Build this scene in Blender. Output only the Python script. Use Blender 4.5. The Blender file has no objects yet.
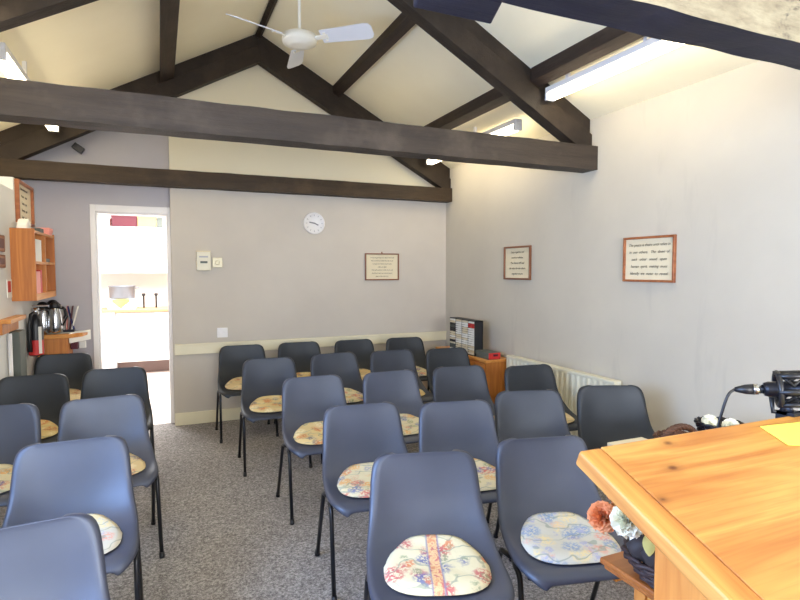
import bpy, bmesh, math, random
from mathutils import Vector, Matrix, noise
random.seed(7)
PI = math.pi
C = bpy.context.scene.collection
SC = bpy.context.scene

# ------------------------------------------------------------------ materials
def lin(c):
    return tuple(((v/255)/12.92 if v/255 <= .04045 else (((v/255)+.055)/1.055)**2.4) for v in c) + (1,)

class Mat:
    def __init__(s, name, rough=.6, metal=0., spec=.5):
        s.m = bpy.data.materials.new(name); s.m.use_nodes = True
        s.nt = s.m.node_tree; s.b = s.nt.nodes['Principled BSDF']
        s.b.inputs['Roughness'].default_value = rough
        s.b.inputs['Metallic'].default_value = metal
        s.b.inputs['Specular IOR Level'].default_value = spec
    def n(s, t, **k):
        x = s.nt.nodes.new(t)
        for a, v in k.items(): setattr(x, a, v)
        return x
    def l(s, a, b): s.nt.links.new(a, b)
    def coord(s, scale=(1,1,1), which='Object', rand=False):
        tc = s.n('ShaderNodeTexCoord'); mp = s.n('ShaderNodeMapping')
        mp.inputs['Scale'].default_value = scale
        s.l(tc.outputs[which], mp.inputs['Vector'])
        if rand:
            oi = s.n('ShaderNodeObjectInfo'); mu = s.n('ShaderNodeVectorMath', operation='SCALE')
            mu.inputs[0].default_value = (37, 19, 53); s.l(oi.outputs['Random'], mu.inputs['Scale'])
            s.l(mu.outputs[0], mp.inputs['Location'])
        return mp.outputs['Vector']
    def noise(s, vec, scale, detail=3, rough=.5, dist=0):
        x = s.n('ShaderNodeTexNoise'); x.inputs['Scale'].default_value = scale
        x.inputs['Detail'].default_value = detail; x.inputs['Roughness'].default_value = rough
        x.inputs['Distortion'].default_value = dist
        s.l(vec, x.inputs['Vector']); return x
    def ramp(s, fac, stops):
        r = s.n('ShaderNodeValToRGB'); e = r.color_ramp.elements
        while len(e) > 1: e.remove(e[-1])
        e[0].position = stops[0][0]; e[0].color = stops[0][1]
        for p, c in stops[1:]:
            k = e.new(p); k.color = c
        s.l(fac, r.inputs['Fac']); return r.outputs['Color']
    def mix(s, fac, a, b, mode='MIX'):
        x = s.n('ShaderNodeMix', data_type='RGBA', blend_type=mode)
        for sock, v in ((x.inputs[0], fac), (x.inputs[6], a), (x.inputs[7], b)):
            if hasattr(v, 'links') or isinstance(v, bpy.types.NodeSocket): s.l(v, sock)
            else: sock.default_value = v
        return x.outputs[2]
    def color(s, c):
        if isinstance(c, tuple): s.b.inputs['Base Color'].default_value = c
        else: s.l(c, s.b.inputs['Base Color'])
    def bump(s, h, strength=.2, dist=.01):
        b = s.n('ShaderNodeBump'); b.inputs['Strength'].default_value = strength
        b.inputs['Distance'].default_value = dist
        s.l(h, b.inputs['Height']); s.l(b.outputs[0], s.b.inputs['Normal'])

W = (1,1,1,1); K = (0,0,0,1)
def plain(name, c, rough=.6, metal=0., spec=.5, var=.06, scale=6):
    m = Mat(name, rough, metal, spec); v = m.coord()
    base = lin(c)
    n = m.noise(v, scale, 3)
    d = tuple(x*(1-var) for x in base[:3])+(1,); u = tuple(min(1, x*(1+var)) for x in base[:3])+(1,)
    m.color(m.ramp(n.outputs['Fac'], [(.3, d), (.7, u)])); return m.m

def paint(name, c, c2=None, streak=0., upper=None):
    m = Mat(name, .75, 0, .3); v = m.coord()
    n = m.noise(v, 1.3, 4, .6)
    base = lin(c); o = lin(c2 or tuple(x-7 for x in c))
    col = m.ramp(n.outputs['Fac'], [(.35, o), (.65, base)])
    if upper:  # upper: warm lamp glow put into the colour above the tie beam
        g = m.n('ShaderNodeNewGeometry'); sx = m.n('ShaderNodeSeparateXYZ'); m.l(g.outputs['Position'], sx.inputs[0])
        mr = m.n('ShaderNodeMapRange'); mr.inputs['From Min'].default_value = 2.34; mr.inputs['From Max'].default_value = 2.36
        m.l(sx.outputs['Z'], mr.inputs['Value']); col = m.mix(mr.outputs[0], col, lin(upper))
    if streak:
        v2 = m.coord((1, 3.0, .5)); n2 = m.noise(v2, 1.7, 5, .62, .4)
        f = m.ramp(n2.outputs['Fac'], [(.60, K), (.80, (streak,)*3+(1,))])
        col = m.mix(f, col, lin((128,124,122)))
    m.color(col)
    n3 = m.noise(v, 55, 4, .6); m.bump(n3.outputs['Fac'], .12, .004); return m.m

def wood(name, c1, c2, axis='X', rough=.45, ring=9, knots=None, spec=.5, grain=1.):
    m = Mat(name, rough, 0, spec)
    s = {'X':(.12,1,1), 'Y':(1,.12,1), 'Z':(1,1,.12)}[axis]
    v = m.coord(s)
    n1 = m.noise(v, ring, 3, .5, .6)
    w = m.n('ShaderNodeMath', operation='MULTIPLY'); m.l(n1.outputs['Fac'], w.inputs[0]); w.inputs[1].default_value = 9
    fr = m.n('ShaderNodeMath', operation='PINGPONG'); m.l(w.outputs[0], fr.inputs[0]); fr.inputs[1].default_value = 1
    col = m.mix(fr.outputs[0], lin(c1), lin(tuple(a+(b-a)*.55*grain for a, b in zip(c1, c2))))
    s2 = {'X':(.04,1,1), 'Y':(1,.04,1), 'Z':(1,1,.04)}[axis]
    n2 = m.noise(m.coord(s2), 90, 3, .6)
    f2 = m.ramp(n2.outputs['Fac'], [(.45, K), (.75, (.5*grain,)*3+(1,))])
    col = m.mix(f2, col, lin(c2))
    if knots:
        for (kx, ky, kz, r) in knots:
            g = m.n('ShaderNodeTexCoord'); d = m.n('ShaderNodeVectorMath', operation='DISTANCE')
            sc = m.n('ShaderNodeVectorMath', operation='MULTIPLY'); sc.inputs[1].default_value = (.55, 1, 1)
            m.l(g.outputs['Object'], sc.inputs[0]); m.l(sc.outputs[0], d.inputs[0]); d.inputs[1].default_value = (kx*.55, ky, kz)
            f = m.ramp(d.outputs['Value'], [(0, W), (r*.45, (.8,)*3+(1,)), (r, (.25,)*3+(1,)), (r*2.6, K)])
            col = m.mix(f, col, lin((96,48,18)))
    m.color(col); m.bump(fr.outputs[0], .05, .002); return m.m

def beam_mat(name, c1, c2, c3, axis='X'):
    m = Mat(name, .62, 0, .35)
    s = {'X':(.1,1,1), 'Y':(1,.1,1), 'R':(.35,1,.35)}[axis]
    v = m.coord(s)
    n1 = m.noise(v, 14, 5, .65, .3); n2 = m.noise(m.coord(), 3.5, 4, .6)
    col = m.ramp(n1.outputs['Fac'], [(.3, lin(c1)), (.7, lin(c2))])
    f = m.ramp(n2.outputs['Fac'], [(.52, K), (.72, (.7,)*3+(1,))])
    m.color(m.mix(f, col, lin(c3)))
    n3 = m.noise(v, 30, 6, .7); m.bump(n3.outputs['Fac'], .5, .012); return m.m

M = {}
M['wall_back'] = paint('wall paint back', (205,197,185), (198,190,179), upper=(224,216,192))  # cream upper tone paints in the yellow glow of the lights
M['wall_right'] = paint('wall paint right', (201,194,179), (194,187,173), streak=.22)
M['wall_lilac'] = paint('wall paint lilac', (188,185,190), (181,178,184))
M['wall_white'] = paint('wall paint white', (226,226,222), (220,219,215))
M['ceiling'] = paint('ceiling paint', (252,243,214), (248,238,208))
M['cream'] = plain('cream gloss paint', (236,228,198), .4, var=.03)
M['white_gloss'] = plain('white gloss paint', (238,236,236), .35, var=.02)
M['beam_near'] = beam_mat('near tie beam stain', (48,41,36), (70,60,52), (90,79,69))
M['beam_near_rafter'] = beam_mat('near rafter stain', (36,29,24), (56,46,38), (70,59,50), 'R')
M['beam_far'] = beam_mat('far tie beam stain', (46,35,23), (66,51,34), (80,63,44))
M['beam_far_rafter'] = beam_mat('far rafter stain', (34,25,19), (52,41,31), (62,50,40), 'R')
M['purlin'] = beam_mat('purlin stain', (42,32,26), (64,51,43), (76,62,53), 'Y')
M['beam_blue'] = beam_mat('blue black stain', (22,22,36), (36,35,50), (46,44,58))
def peeling():
    m = Mat('weathered pale beam face', .7)
    v = m.coord((.45,1,1)); n1 = m.noise(v, 9, 6, .7, .5); n2 = m.noise(m.coord((.3,1,1)), 26, 5, .7)
    col = m.ramp(n2.outputs['Fac'], [(.3, lin((126,116,98))), (.65, lin((166,157,134)))])
    f = m.ramp(n1.outputs['Fac'], [(.33, W), (.44, K)])
    m.color(m.mix(f, col, lin((62,58,58)))); m.bump(n2.outputs['Fac'], .6, .01); return m.m
M['peel'] = peeling()
M['pine'] = wood('pine', (226,158,78), (186,108,42), 'X', .38)
M['pine_z'] = wood('pine upright', (214,146,72), (172,98,40), 'Z', .4)
M['pine_y'] = wood('pine lengthways', (226,160,82), (186,108,42), 'Y', .38)
M['pine_top'] = wood('lectern pine', (208,152,78), (150,82,30), 'X', .4, ring=10,
    knots=[(.217,.021,0,.006),(.160,.086,0,.008),(.066,.150,0,.005),(.62,.40,0,.008)], spec=.6)
M['pine_end'] = wood('lectern end pine', (204,146,74), (160,94,40), 'Y', .5, ring=8, spec=.4)
M['cab_pine'] = wood('orange pine', (206,132,60), (164,92,34), 'Z', .45)
M['dark_pine'] = wood('honey pine', (176,106,50), (136,74,32), 'X', .3)
def carpet():
    m = Mat('carpet', .95, 0, .1); v = m.coord()
    n1 = m.noise(v, 75, 3, .75); n2 = m.noise(v, 1.2, 3)
    n4 = m.noise(v, 160, 2, .6)
    col = m.ramp(n1.outputs['Fac'], [(.36, lin((92,90,92))), (.5, lin((146,143,143))), (.64, lin((202,198,197)))])
    col = m.mix(.35, col, m.ramp(n4.outputs['Fac'], [(.38, lin((70,68,70))), (.62, lin((190,184,180)))]))
    col = m.mix(m.ramp(n2.outputs['Fac'], [(.4, K), (.7, (.25,)*3+(1,))]), col, lin((118,108,100)))
    m.color(col); m.bump(n1.outputs['Fac'], .5, .01); return m.m
M['carpet'] = carpet()
M['kitchen_floor'] = plain('pale lino', (226,214,206), .4)
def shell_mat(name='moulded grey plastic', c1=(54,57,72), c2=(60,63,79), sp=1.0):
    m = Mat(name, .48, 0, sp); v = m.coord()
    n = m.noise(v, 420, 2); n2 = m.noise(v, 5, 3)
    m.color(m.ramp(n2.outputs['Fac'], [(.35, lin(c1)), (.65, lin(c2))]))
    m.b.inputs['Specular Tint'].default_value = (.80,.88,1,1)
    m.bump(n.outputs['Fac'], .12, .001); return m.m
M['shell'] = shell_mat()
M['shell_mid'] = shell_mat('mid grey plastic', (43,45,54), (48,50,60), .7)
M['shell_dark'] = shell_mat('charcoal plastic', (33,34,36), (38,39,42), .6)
M['leg'] = plain('black tube', (30,31,36), .35, .3, .5)
M['chrome'] = plain('steel', (190,192,196), .18, 1., var=.02)
M['black'] = plain('black plastic', (24,25,30), .4)
M['blackmetal'] = plain('black metal', (28,29,38), .35, .4)
M['radiator'] = plain('radiator enamel', (226,222,200), .4, var=.02)
M['offwhite'] = plain('off white plastic', (226,220,198), .5)
M['clock_mark'] = plain('clock grey', (176,174,180), .6)
M['clock_mark2'] = plain('clock hands', (130,128,136), .6)
M['fan'] = plain('fan cream enamel', (240,236,222), .4, var=.02)
M['fanblade'] = plain('fan white blade', (228,230,236), .4, var=.02)
M['paper'] = plain('paper', (240,238,230), .8, var=.02)
M['parchment'] = plain('parchment', (226,214,184), .8, var=.04)
M['ink'] = plain('ink', (96,84,66), .8)
M['frame'] = wood('frame wood', (170,104,62), (128,70,38), 'X', .35)
M['frame_dark'] = plain('brown frame wood', (128,78,48), .35)
M['yellow'] = plain('yellow paper', (240,226,96), .7, var=.02)
M['red'] = plain('red label', (200,44,40), .5)
M['maroon'] = plain('maroon card', (84,8,30), .6)
M['maroon_dull'] = plain('dull maroon', (104,66,62), .6)
M['pink'] = plain('pink card', (236,160,150), .7)
M['navy'] = plain('navy cloth', (44,50,110), .8)
M['greygreen'] = plain('grey green board', (92,98,92), .6)
M['peach'] = plain('peach card', (220,150,100), .7)
M['wicker'] = wood('wicker', (104,66,44), (58,36,26), 'X', .6, ring=20)
M['wicker_dark'] = wood('dark wicker', (66,46,44), (34,24,26), 'X', .6, ring=20)
M['flower_white'] = plain('cream petals', (252,246,226), .8, var=.08, scale=30)
M['flower_orange'] = plain('terracotta petals', (246,168,118), .8, var=.10, scale=30)
M['flower_pink'] = plain('dusty pink petals', (226,170,160), .8, var=.1, scale=30)
M['leaf'] = plain('olive leaf', (190,176,100), .7, var=.15, scale=20)
M['leaf_dark'] = plain('dark foliage', (52,44,44), .7, var=.2, scale=20)
M['stone'] = plain('grey enamel pan', (128,132,140), .35, .3)
M['worktop'] = plain('worktop', (196,150,108), .4)
M['plinth'] = plain('plinth brown', (120,98,92), .5)
M['cushion_pad'] = plain('dark cushion back', (44,36,38), .9)

def floral(name, base, blobs, stripe=False, sc=1.0):
    m = Mat(name, .9, 0, .2)
    v = m.coord(rand=True); v0 = m.coord()
    d = m.noise(v, 26*sc, 3, .6)
    vv = m.n('ShaderNodeVectorMath', operation='MULTIPLY_ADD')
    m.l(d.outputs['Color'], vv.inputs[0]); vv.inputs[1].default_value = (.035,)*3; m.l(v, vv.inputs[2])
    col = lin(base); first = True
    for i, (c, s, r) in enumerate(blobs):
        off = m.n('ShaderNodeVectorMath', operation='ADD'); m.l(vv.outputs[0], off.inputs[0]); off.inputs[1].default_value = (i*3.7, i*1.9, 0)
        vo = m.n('ShaderNodeTexVoronoi'); vo.inputs['Scale'].default_value = s*sc; m.l(off.outputs[0], vo.inputs['Vector'])
        f = m.ramp(vo.outputs['Distance'], [(0, (.95,)*3+(1,)), (r*.9, (.8,)*3+(1,)), (r*1.35, K)])
        pet = m.noise(v, 90*sc, 2, .6); g = m.ramp(pet.outputs['Fac'], [(.44, (.1,)*3+(1,)), (.50, W)])
        f = m.mix(1.0, f, g, 'MULTIPLY')
        col = m.mix(f, col, lin(c))
    # fine stem lines
    w = m.n('ShaderNodeTexWave', wave_type='RINGS'); w.inputs['Scale'].default_value = 8*sc; w.inputs['Distortion'].default_value = 9
    w.inputs['Detail'].default_value = 2; m.l(v, w.inputs['Vector'])
    f = m.ramp(w.outputs['Fac'], [(.96, K), (.99, (.6,)*3+(1,))]); col = m.mix(f, col, lin((140,150,136)))
    if stripe:
        sx = m.n('ShaderNodeSeparateXYZ'); m.l(v0, sx.inputs[0]); ab = m.n('ShaderNodeMath', operation='ABSOLUTE')
        ad = m.n('ShaderNodeMath', operation='ADD'); ad.inputs[1].default_value = .006
        m.l(sx.outputs['X'], ad.inputs[0]); m.l(ad.outputs[0], ab.inputs[0])
        n = m.noise(v0, 45, 3, .6)
        inner = m.ramp(n.outputs['Fac'], [(.38, lin((214,148,110))), (.5, lin((232,200,150))), (.62, lin((200,120,110)))])
        fi = m.ramp(ab.outputs[0], [(0, W), (.0185, W), (.020, K)])
        fo = m.ramp(ab.outputs[0], [(0, W), (.0225, W), (.024, K)])
        col = m.mix(fo, col, lin((112,124,166))); col = m.mix(fi, col, inner)
    m.color(col); n = m.noise(v0, 60, 3); m.bump(n.outputs['Fac'], .25, .004)
    return m.m
M['cush_stripe'] = floral('cream floral stripe cotton', (224,214,180), [((196,84,92),9,.30),((96,106,160),8,.28),((214,130,90),11,.22),((150,160,130),13,.22)], True)
M['cush_blue'] = floral('pale blue floral cotton', (208,203,188), [((226,160,140),10,.30),((232,212,160),9,.34),((140,160,190),9,.32),((176,176,200),14,.25)])
M['cush_cream'] = floral('cream floral cotton', (220,208,172), [((206,108,100),9,.32),((110,120,166),9,.28),((226,170,100),10,.3),((150,158,120),12,.24)])
M['cush_yellow'] = floral('yellow floral cotton', (222,198,142), [((206,120,70),9,.34),((120,110,120),11,.24),((240,226,180),8,.34)])
M['cush_tan'] = floral('tan floral cotton', (218,196,150), [((190,120,96),10,.3),((130,120,130),12,.22),((236,220,180),8,.34)])

def emit(name, c, s):
    m = bpy.data.materials.new(name); m.use_nodes = True; nt = m.node_tree
    nt.nodes.remove(nt.nodes['Principled BSDF']); e = nt.nodes.new('ShaderNodeEmission')
    e.inputs['Color'].default_value = c; e.inputs['Strength'].default_value = s
    nt.links.new(e.outputs[0], nt.nodes['Material Output'].inputs[0]); return m
M['tube'] = emit('lit fluorescent tube', (1,.86,.60,1), 13)
def glass():
    m = bpy.data.materials.new('window glass'); m.use_nodes = True; nt = m.node_tree
    nt.nodes.remove(nt.nodes['Principled BSDF'])
    t = nt.nodes.new('ShaderNodeBsdfTransparent'); g = nt.nodes.new('ShaderNodeBsdfGlossy'); g.inputs['Roughness'].default_value = .02
    mx = nt.nodes.new('ShaderNodeMixShader'); mx.inputs[0].default_value = .06
    nt.links.new(t.outputs[0], mx.inputs[1]); nt.links.new(g.outputs[0], mx.inputs[2]); nt.links.new(mx.outputs[0], nt.nodes['Material Output'].inputs[0]); return m
M['glass'] = glass()

# ------------------------------------------------------------------ mesh helpers
class MB:
    def __init__(s): s.bm = bmesh.new(); s.mi = 0
    def _f(s, vs, smooth=False):
        try:
            f = s.bm.faces.new(vs); f.material_index = s.mi; f.smooth = smooth; return f
        except ValueError: return None
    def box(s, x0, x1, y0, y1, z0, z1, mat=None):
        p = [(x0,y0,z0),(x1,y0,z0),(x1,y1,z0),(x0,y1,z0),(x0,y0,z1),(x1,y0,z1),(x1,y1,z1),(x0,y1,z1)]
        if mat is not None: p = [mat @ Vector(q) for q in p]
        v = [s.bm.verts.new(q) for q in p]
        for f in ((0,3,2,1),(4,5,6,7),(0,1,5,4),(1,2,6,5),(2,3,7,6),(3,0,4,7)): s._f([v[i] for i in f])
        return s
    def prism(s, poly, axis, a, b):
        """poly: 2D points in the plane normal to axis ('X': (y,z), 'Y': (x,z), 'Z': (x,y))"""
        def P(q, t):
            return {'X':(t,q[0],q[1]), 'Y':(q[0],t,q[1]), 'Z':(q[0],q[1],t)}[axis]
        A = [s.bm.verts.new(P(q, a)) for q in poly]; B = [s.bm.verts.new(P(q, b)) for q in poly]
        n = len(poly); s._f(A[::-1]); s._f(B)
        for i in range(n): s._f([A[i], A[(i+1)%n], B[(i+1)%n], B[i]])
        return s
    def tube(s, pts, r, n=10, caps=True, closed=False):
        pts = [Vector(p) for p in pts]; N = len(pts)
        rs = r if isinstance(r, (list, tuple)) else [r]*N
        rings = []; up = None
        for i, p in enumerate(pts):
            if closed: t = (pts[(i+1)%N]-pts[i-1]).normalized()
            else: t = (pts[min(i+1,N-1)]-pts[max(i-1,0)]).normalized()
            if up is None:
                up = Vector((0,0,1)) if abs(t.z) < .9 else Vector((1,0,0))
            a = (up - t*up.dot(t)).normalized(); b = t.cross(a); up = a
            rings.append([s.bm.verts.new(p + (a*math.cos(2*PI*k/n)+b*math.sin(2*PI*k/n))*rs[i]) for k in range(n)])
        for i in range(N if closed else N-1):
            A, B = rings[i], rings[(i+1)%N]
            for k in range(n): s._f([A[k], A[(k+1)%n], B[(k+1)%n], B[k]], True)
        if caps and not closed: s._f(rings[0][::-1]); s._f(rings[-1])
        return s
    def lathe(s, prof, c=(0,0,0), n=28, axis='Z', mat=None):
        c = Vector(c); rings = []
        for r, h in prof:
            ring = []
            for k in range(n):
                a = 2*PI*k/n; x, y = r*math.cos(a), r*math.sin(a)
                q = {'Z':Vector((x,y,h)), 'Y':Vector((x,-h,y)), 'X':Vector((h,x,y))}[axis]
                if mat is not None: q = mat @ q
                ring.append(s.bm.verts.new(q + c))
            rings.append(ring)
        for A, B in zip(rings, rings[1:]):
            for k in range(n): s._f([A[k], A[(k+1)%n], B[(k+1)%n], B[k]], True)
        s._f(rings[0][::-1]); s._f(rings[-1]); return s
    def blob(s, c, r, seed=0, amp=.25, squash=(1,1,1), sub=2, freq=1.4):
        ret = bmesh.ops.create_icosphere(s.bm, subdivisions=sub, radius=1)
        for v in ret['verts']:
            d = v.co.normalized(); k = 1 + amp*noise.noise(d*freq*2 + Vector((seed*3.1, seed, 0)))
            v.co = Vector(c) + Vector((d.x*squash[0], d.y*squash[1], d.z*squash[2]))*r*k
            for f in v.link_faces: f.smooth = True; f.material_index = s.mi
        return s
    def build(s, name, mats, parent=None, bevel=0, seg=2, smooth=None, loc=None):
        bmesh.ops.recalc_face_normals(s.bm, faces=s.bm.faces)
        me = bpy.data.meshes.new(name)
        if smooth is not None:
            for f in s.bm.faces: f.smooth = smooth
        if bevel:
            bmesh.ops.bevel(s.bm, geom=[e for e in s.bm.edges if len(e.link_faces) == 2 and e.calc_face_angle(0) > .5], offset=bevel, segments=seg, profile=.5, affect='EDGES')
        off = Vector((0,0,0))
        if parent is not None: off = world_loc(parent) if loc is None else Vector((0,0,0))
        elif loc is not None: off = Vector(loc)
        else:
            cs = [v.co for v in s.bm.verts]
            off = Vector(((min(c.x for c in cs)+max(c.x for c in cs))/2, (min(c.y for c in cs)+max(c.y for c in cs))/2, min(c.z for c in cs)))
        bmesh.ops.translate(s.bm, verts=s.bm.verts, vec=-off)
        s.bm.to_mesh(me); s.bm.free()
        for m in (mats if isinstance(mats, (list, tuple)) else [mats]): me.materials.append(m)
        o = bpy.data.objects.new(name, me); C.objects.link(o)
        if parent is not None: o.parent = parent
        else: o.location = off
        return o
def world_loc(o):
    v = Vector(o.location)
    while o.parent: o = o.parent; v = v + o.location
    return v
def tag(o, label=None, cat=None, group=None, kind=None):
    if label: o['label'] = label
    if cat: o['category'] = cat
    if group: o['group'] = group
    if kind: o['kind'] = kind
    return o
def thing(name, label, cat, loc=(0,0,0), group=None, rz=0):
    o = bpy.data.objects.new(name, None); C.objects.link(o); o.empty_display_size = .1
    o.location = loc; o.rotation_euler = (0,0,rz); return tag(o, label, cat, group)
def struct(name, mb, mat, **k):
    o = mb.build(name, mat, **k); o['kind'] = 'structure'; return o
def cp(o, parent=None):
    c = o.copy(); C.objects.link(c)
    if parent is not None: c.parent = parent
    for ch in list(o.children): cp(ch, c)
    return c
def bake(o):
    dg = bpy.context.evaluated_depsgraph_get(); me = bpy.data.meshes.new_from_object(o.evaluated_get(dg))
    o.modifiers.clear(); o.data = me

# ------------------------------------------------------------------ room
XR, XL, XU, YB, YD, Y0 = 3.05, -1.0, -1.2, 5.68, 5.80, -1.8
RX, RZ, SL = .93, 3.80, .543
def cz(x): return RZ - SL*abs(x-RX)
XP = .105     # edge of projecting back wall

struct('floor', MB().box(XL-.45, XR+.1, Y0-.1, YD, -.06, 0), M['carpet'])
struct('wall_right', MB().box(XR, XR+.12, Y0, YB+.2, 0, cz(XR)+.06), M['wall_right'])
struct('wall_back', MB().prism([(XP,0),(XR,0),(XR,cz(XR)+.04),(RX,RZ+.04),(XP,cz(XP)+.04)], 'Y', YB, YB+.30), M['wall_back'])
# door wall (slightly set back) with opening
DX0, DX1, DZ = -.53, .08, 2.035
mb = MB()
mb.box(XU-.1, DX0, YD, YD+.12, 0, 2.5); mb.box(DX0, DX1, YD, YD+.12, DZ, 2.5); mb.box(DX1, XP, YD, YD+.12, 0, 2.5)
mb.prism([(XU-.1,2.5),(XP,2.5),(XP,cz(XP)+.04),(XU-.1,cz(XU-.1)+.04)], 'Y', YD, YD+.12)
struct('wall_door', mb, M['wall_lilac'])
# left wall: thick lower part carries the trusses, with a window near the front
WY0, WY1, WZ0, WZ1 = .1, 2.2, .95, 2.0
mb = MB()
XN = XL-.08
mb.box(XL-.35, XN, Y0, WY0, 0, 2.10); mb.box(XL-.35, XN, WY1, 4.45, 0, 2.10); mb.box(XL-.35, XL, 4.45, 5.02, 0, 2.10); mb.box(XL-.35, XL, 5.02, YD, 0, 2.20)
mb.box(XL-.35, XN, WY0, WY1, 0, WZ0); mb.box(XL-.35, XN, WY0, WY1, WZ1-.0, 2.101)
mb.box(XL-.35, XU, Y0, YD, 2.10, cz(XU)+.04)
struct('wall_left', mb, M['wall_white'])
# wall behind the camera with a wide window
FX0, FX1, FZ0, FZ1 = -.4, 2.4, .95, 2.15
mb = MB()
mb.box(XL-.1, FX0, Y0-.15, Y0, 0, 2.3); mb.box(FX1, XR, Y0-.15, Y0, 0, 2.3)
mb.box(FX0, FX1, Y0-.15, Y0, 0, FZ0); mb.box(FX0, FX1, Y0-.15, Y0, FZ1, 2.3)
mb.prism([(XU,2.3),(XR,2.3),(XR,cz(XR)+.04),(RX,RZ+.04),(XU,cz(XU)+.04)], 'Y', Y0-.15, Y0)
struct('wall_front', mb, M['wall_white'])
def window(name, axis, a0, a1, z0, z1, t):
    def bx(m, u0, u1, w0, w1, h0, h1):
        if axis == 'X': m.box(w0, w1, u0, u1, h0, h1)
        else: m.box(u0, u1, w0, w1, h0, h1)
    m = MB(); f = .05
    bx(m, a0, a1, t-.03, t+.03, z0, z0+f); bx(m, a0, a1, t-.03, t+.03, z1-f, z1)
    n = 3
    for i in range(n+1):
        u = a0+f/2+(a1-a0-f)*i/n; bx(m, u-f/2, u+f/2, t-.028, t+.028, z0+f, z1-f)
    o = struct(name, m, M['white_gloss'])
    g = MB(); bx(g, a0+f, a1-f, t-.003, t+.003, z0+f, z1-f); g.build('pane', M['glass'], o)
window('window_1', 'X', WY0, WY1, WZ0, WZ1, XL-.18)
window('window_2', 'Y', FX0, FX1, FZ0, FZ1, Y0-.08)
# ceiling: two slopes
mb = MB(); t = .07
mb.prism([(XL-.4, cz(XL-.4)), (RX, RZ), (XR+.12, cz(XR+.12)), (XR+.12, cz(XR+.12)+t), (RX, RZ+t), (XL-.4, cz(XL-.4)+t)], 'Y', Y0-.15, YD+.12)
struct('ceiling', mb, M['ceiling'])
# dado rail and skirting
struct('trim_1', MB().box(XP+.01, XR-.001, YB-.022, YB, .685, .79).box(XP+.01, XR-.001, YB-.03, YB, .77, .79), M['cream'], bevel=.004)
struct('baseboard_back', MB().box(XP, XR-.02, YB-.018, YB, 0, .12), M['cream'], bevel=.004)
struct('baseboard_right', MB().box(XR-.018, XR, Y0, YB-.02, 0, .12), M['cream'], bevel=.004)
struct('baseboard_left', MB().box(XN, XN+.018, Y0, 4.45, 0, .12).box(XL, XL+.018, 4.45, YD-.02, 0, .12), M['cream'], bevel=.004)
# door frame
mb = MB()
mb.box(DX0-.045, DX0, YD-.02, YD, 0, DZ+.065); mb.box(DX1, XP-.001, YD-.02, YD, 0, DZ+.065); mb.box(DX0, DX1, YD-.02, YD, DZ, DZ+.065)
mb.box(DX0, DX0+.015, YD, YD+.14, 0, DZ); mb.box(DX1-.012, DX1, YD, YD+.14, 0, DZ); mb.box(DX0+.015, DX1-.012, YD, YD+.14, DZ-.015, DZ)
struct('door_1', mb, M['white_gloss'], bevel=.004)

# ------------------------------------------------------------------ kitchen beyond the door
KY = 9.3
struct('floor_kitchen', MB().box(-2.0, 1.4, YD, KY, -.05, .001), M['kitchen_floor'])
struct('wall_kitchen_back', MB().box(-2.0, 1.4, KY, KY+.1, 0, 2.7), M['wall_white'])
struct('wall_kitchen_left', MB().box(-2.1, -2.0, YD+.12, KY, 0, 2.7), M['wall_white'])
struct('wall_kitchen_right', MB().box(1.4, 1.5, YD+.3, KY, 0, 2.7), M['wall_white'])
struct('ceiling_kitchen', MB().box(-2.1, 1.5, YD+.12, KY, 2.7, 2.76), M['wall_white'])
def kunit(name, label, x0, x1, y0, y1, z0, z1, n, plinth=False, group=None):
    o = thing(name, label, 'cupboard', ((x0+x1)/2, (y0+y1)/2, z0 if not plinth else 0), group)
    MB().box(x0, x1, y0+.02, y1, z0, z1).build('carcass', M['white_gloss'], o)
    w = (x1-x0)/n
    for i in range(n):
        d = MB().box(x0+i*w+.004, x0+(i+1)*w-.004, y0, y0+.02, z0+.01, z1-.01).build('door', M['white_gloss'], o, bevel=.003)
        hz = z1-.09 if plinth else z0+.09
        MB().tube([(x0+i*w+.07, y0-.02, hz), (x0+i*w+.19, y0-.02, hz)], .006, 8).build('handle', M['chrome'], d)
    if plinth: MB().box(x0, x1, y0+.2, y1, 0, z0).build('plinth', M['plinth'], o)
    return o
kunit('kitchen_base_unit', 'white kitchen base cupboards with brown plinth seen through the doorway', -.58, .9, 8.68, KY-.001, .19, .90, 3, True)
kunit('kitchen_side_unit', 'white floor cupboard at the left inside the kitchen doorway', -1.3, -.585, 8.4, KY-.001, .10, .90, 1, True)
kunit('kitchen_wall_unit', 'white wall cupboards with boxes on top beyond the doorway', -1.1, .9, 8.95, KY-.001, 1.45, 2.13, 4)
tag(MB().box(-1.3, .9, 8.66, KY-.001, .90, .94).build('kitchen_worktop', M['worktop'], bevel=.006), 'pale brown kitchen worktop under the wall cupboards', 'worktop')
o = thing('cooking_pan', 'big grey pan on a small hob at the end of the kitchen worktop', 'pan', (-.50, 8.85, 1.09))
MB().lathe([(.15,0),(.165,.015),(.17,.17),(.178,.175),(.178,.185),(.163,.185),(.158,.02),(.001,.02)], (-.50,8.85,1.09)).build('pot', M['stone'], o)
MB().tube([(-.32,8.85,1.24),(-.28,8.85,1.25),(-.28,8.80,1.25),(-.33,8.80,1.24)], .008, 8).build('handle', M['stone'], o)
tag(MB().box(-.68,-.32,8.70,9.05,.94,1.09).build('hob_box', M['white_gloss'], bevel=.01), 'white box shaped hob under the big grey pan', 'hob')
mb = MB()
g = [[None]*9 for _ in range(9)]
for i in range(9):
    for j in range(9):
        u = i/8; w = j/8; x = -.62+.22*u; z = 1.089-.13*w*(1-abs(u-.5)*1.5)
        g[i][j] = mb.bm.verts.new((x, 8.688-.012*math.sin(u*7)*w, z))
for i in range(8):
    for j in range(8): mb._f([g[i][j], g[i+1][j], g[i+1][j+1], g[i][j+1]], True)
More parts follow.
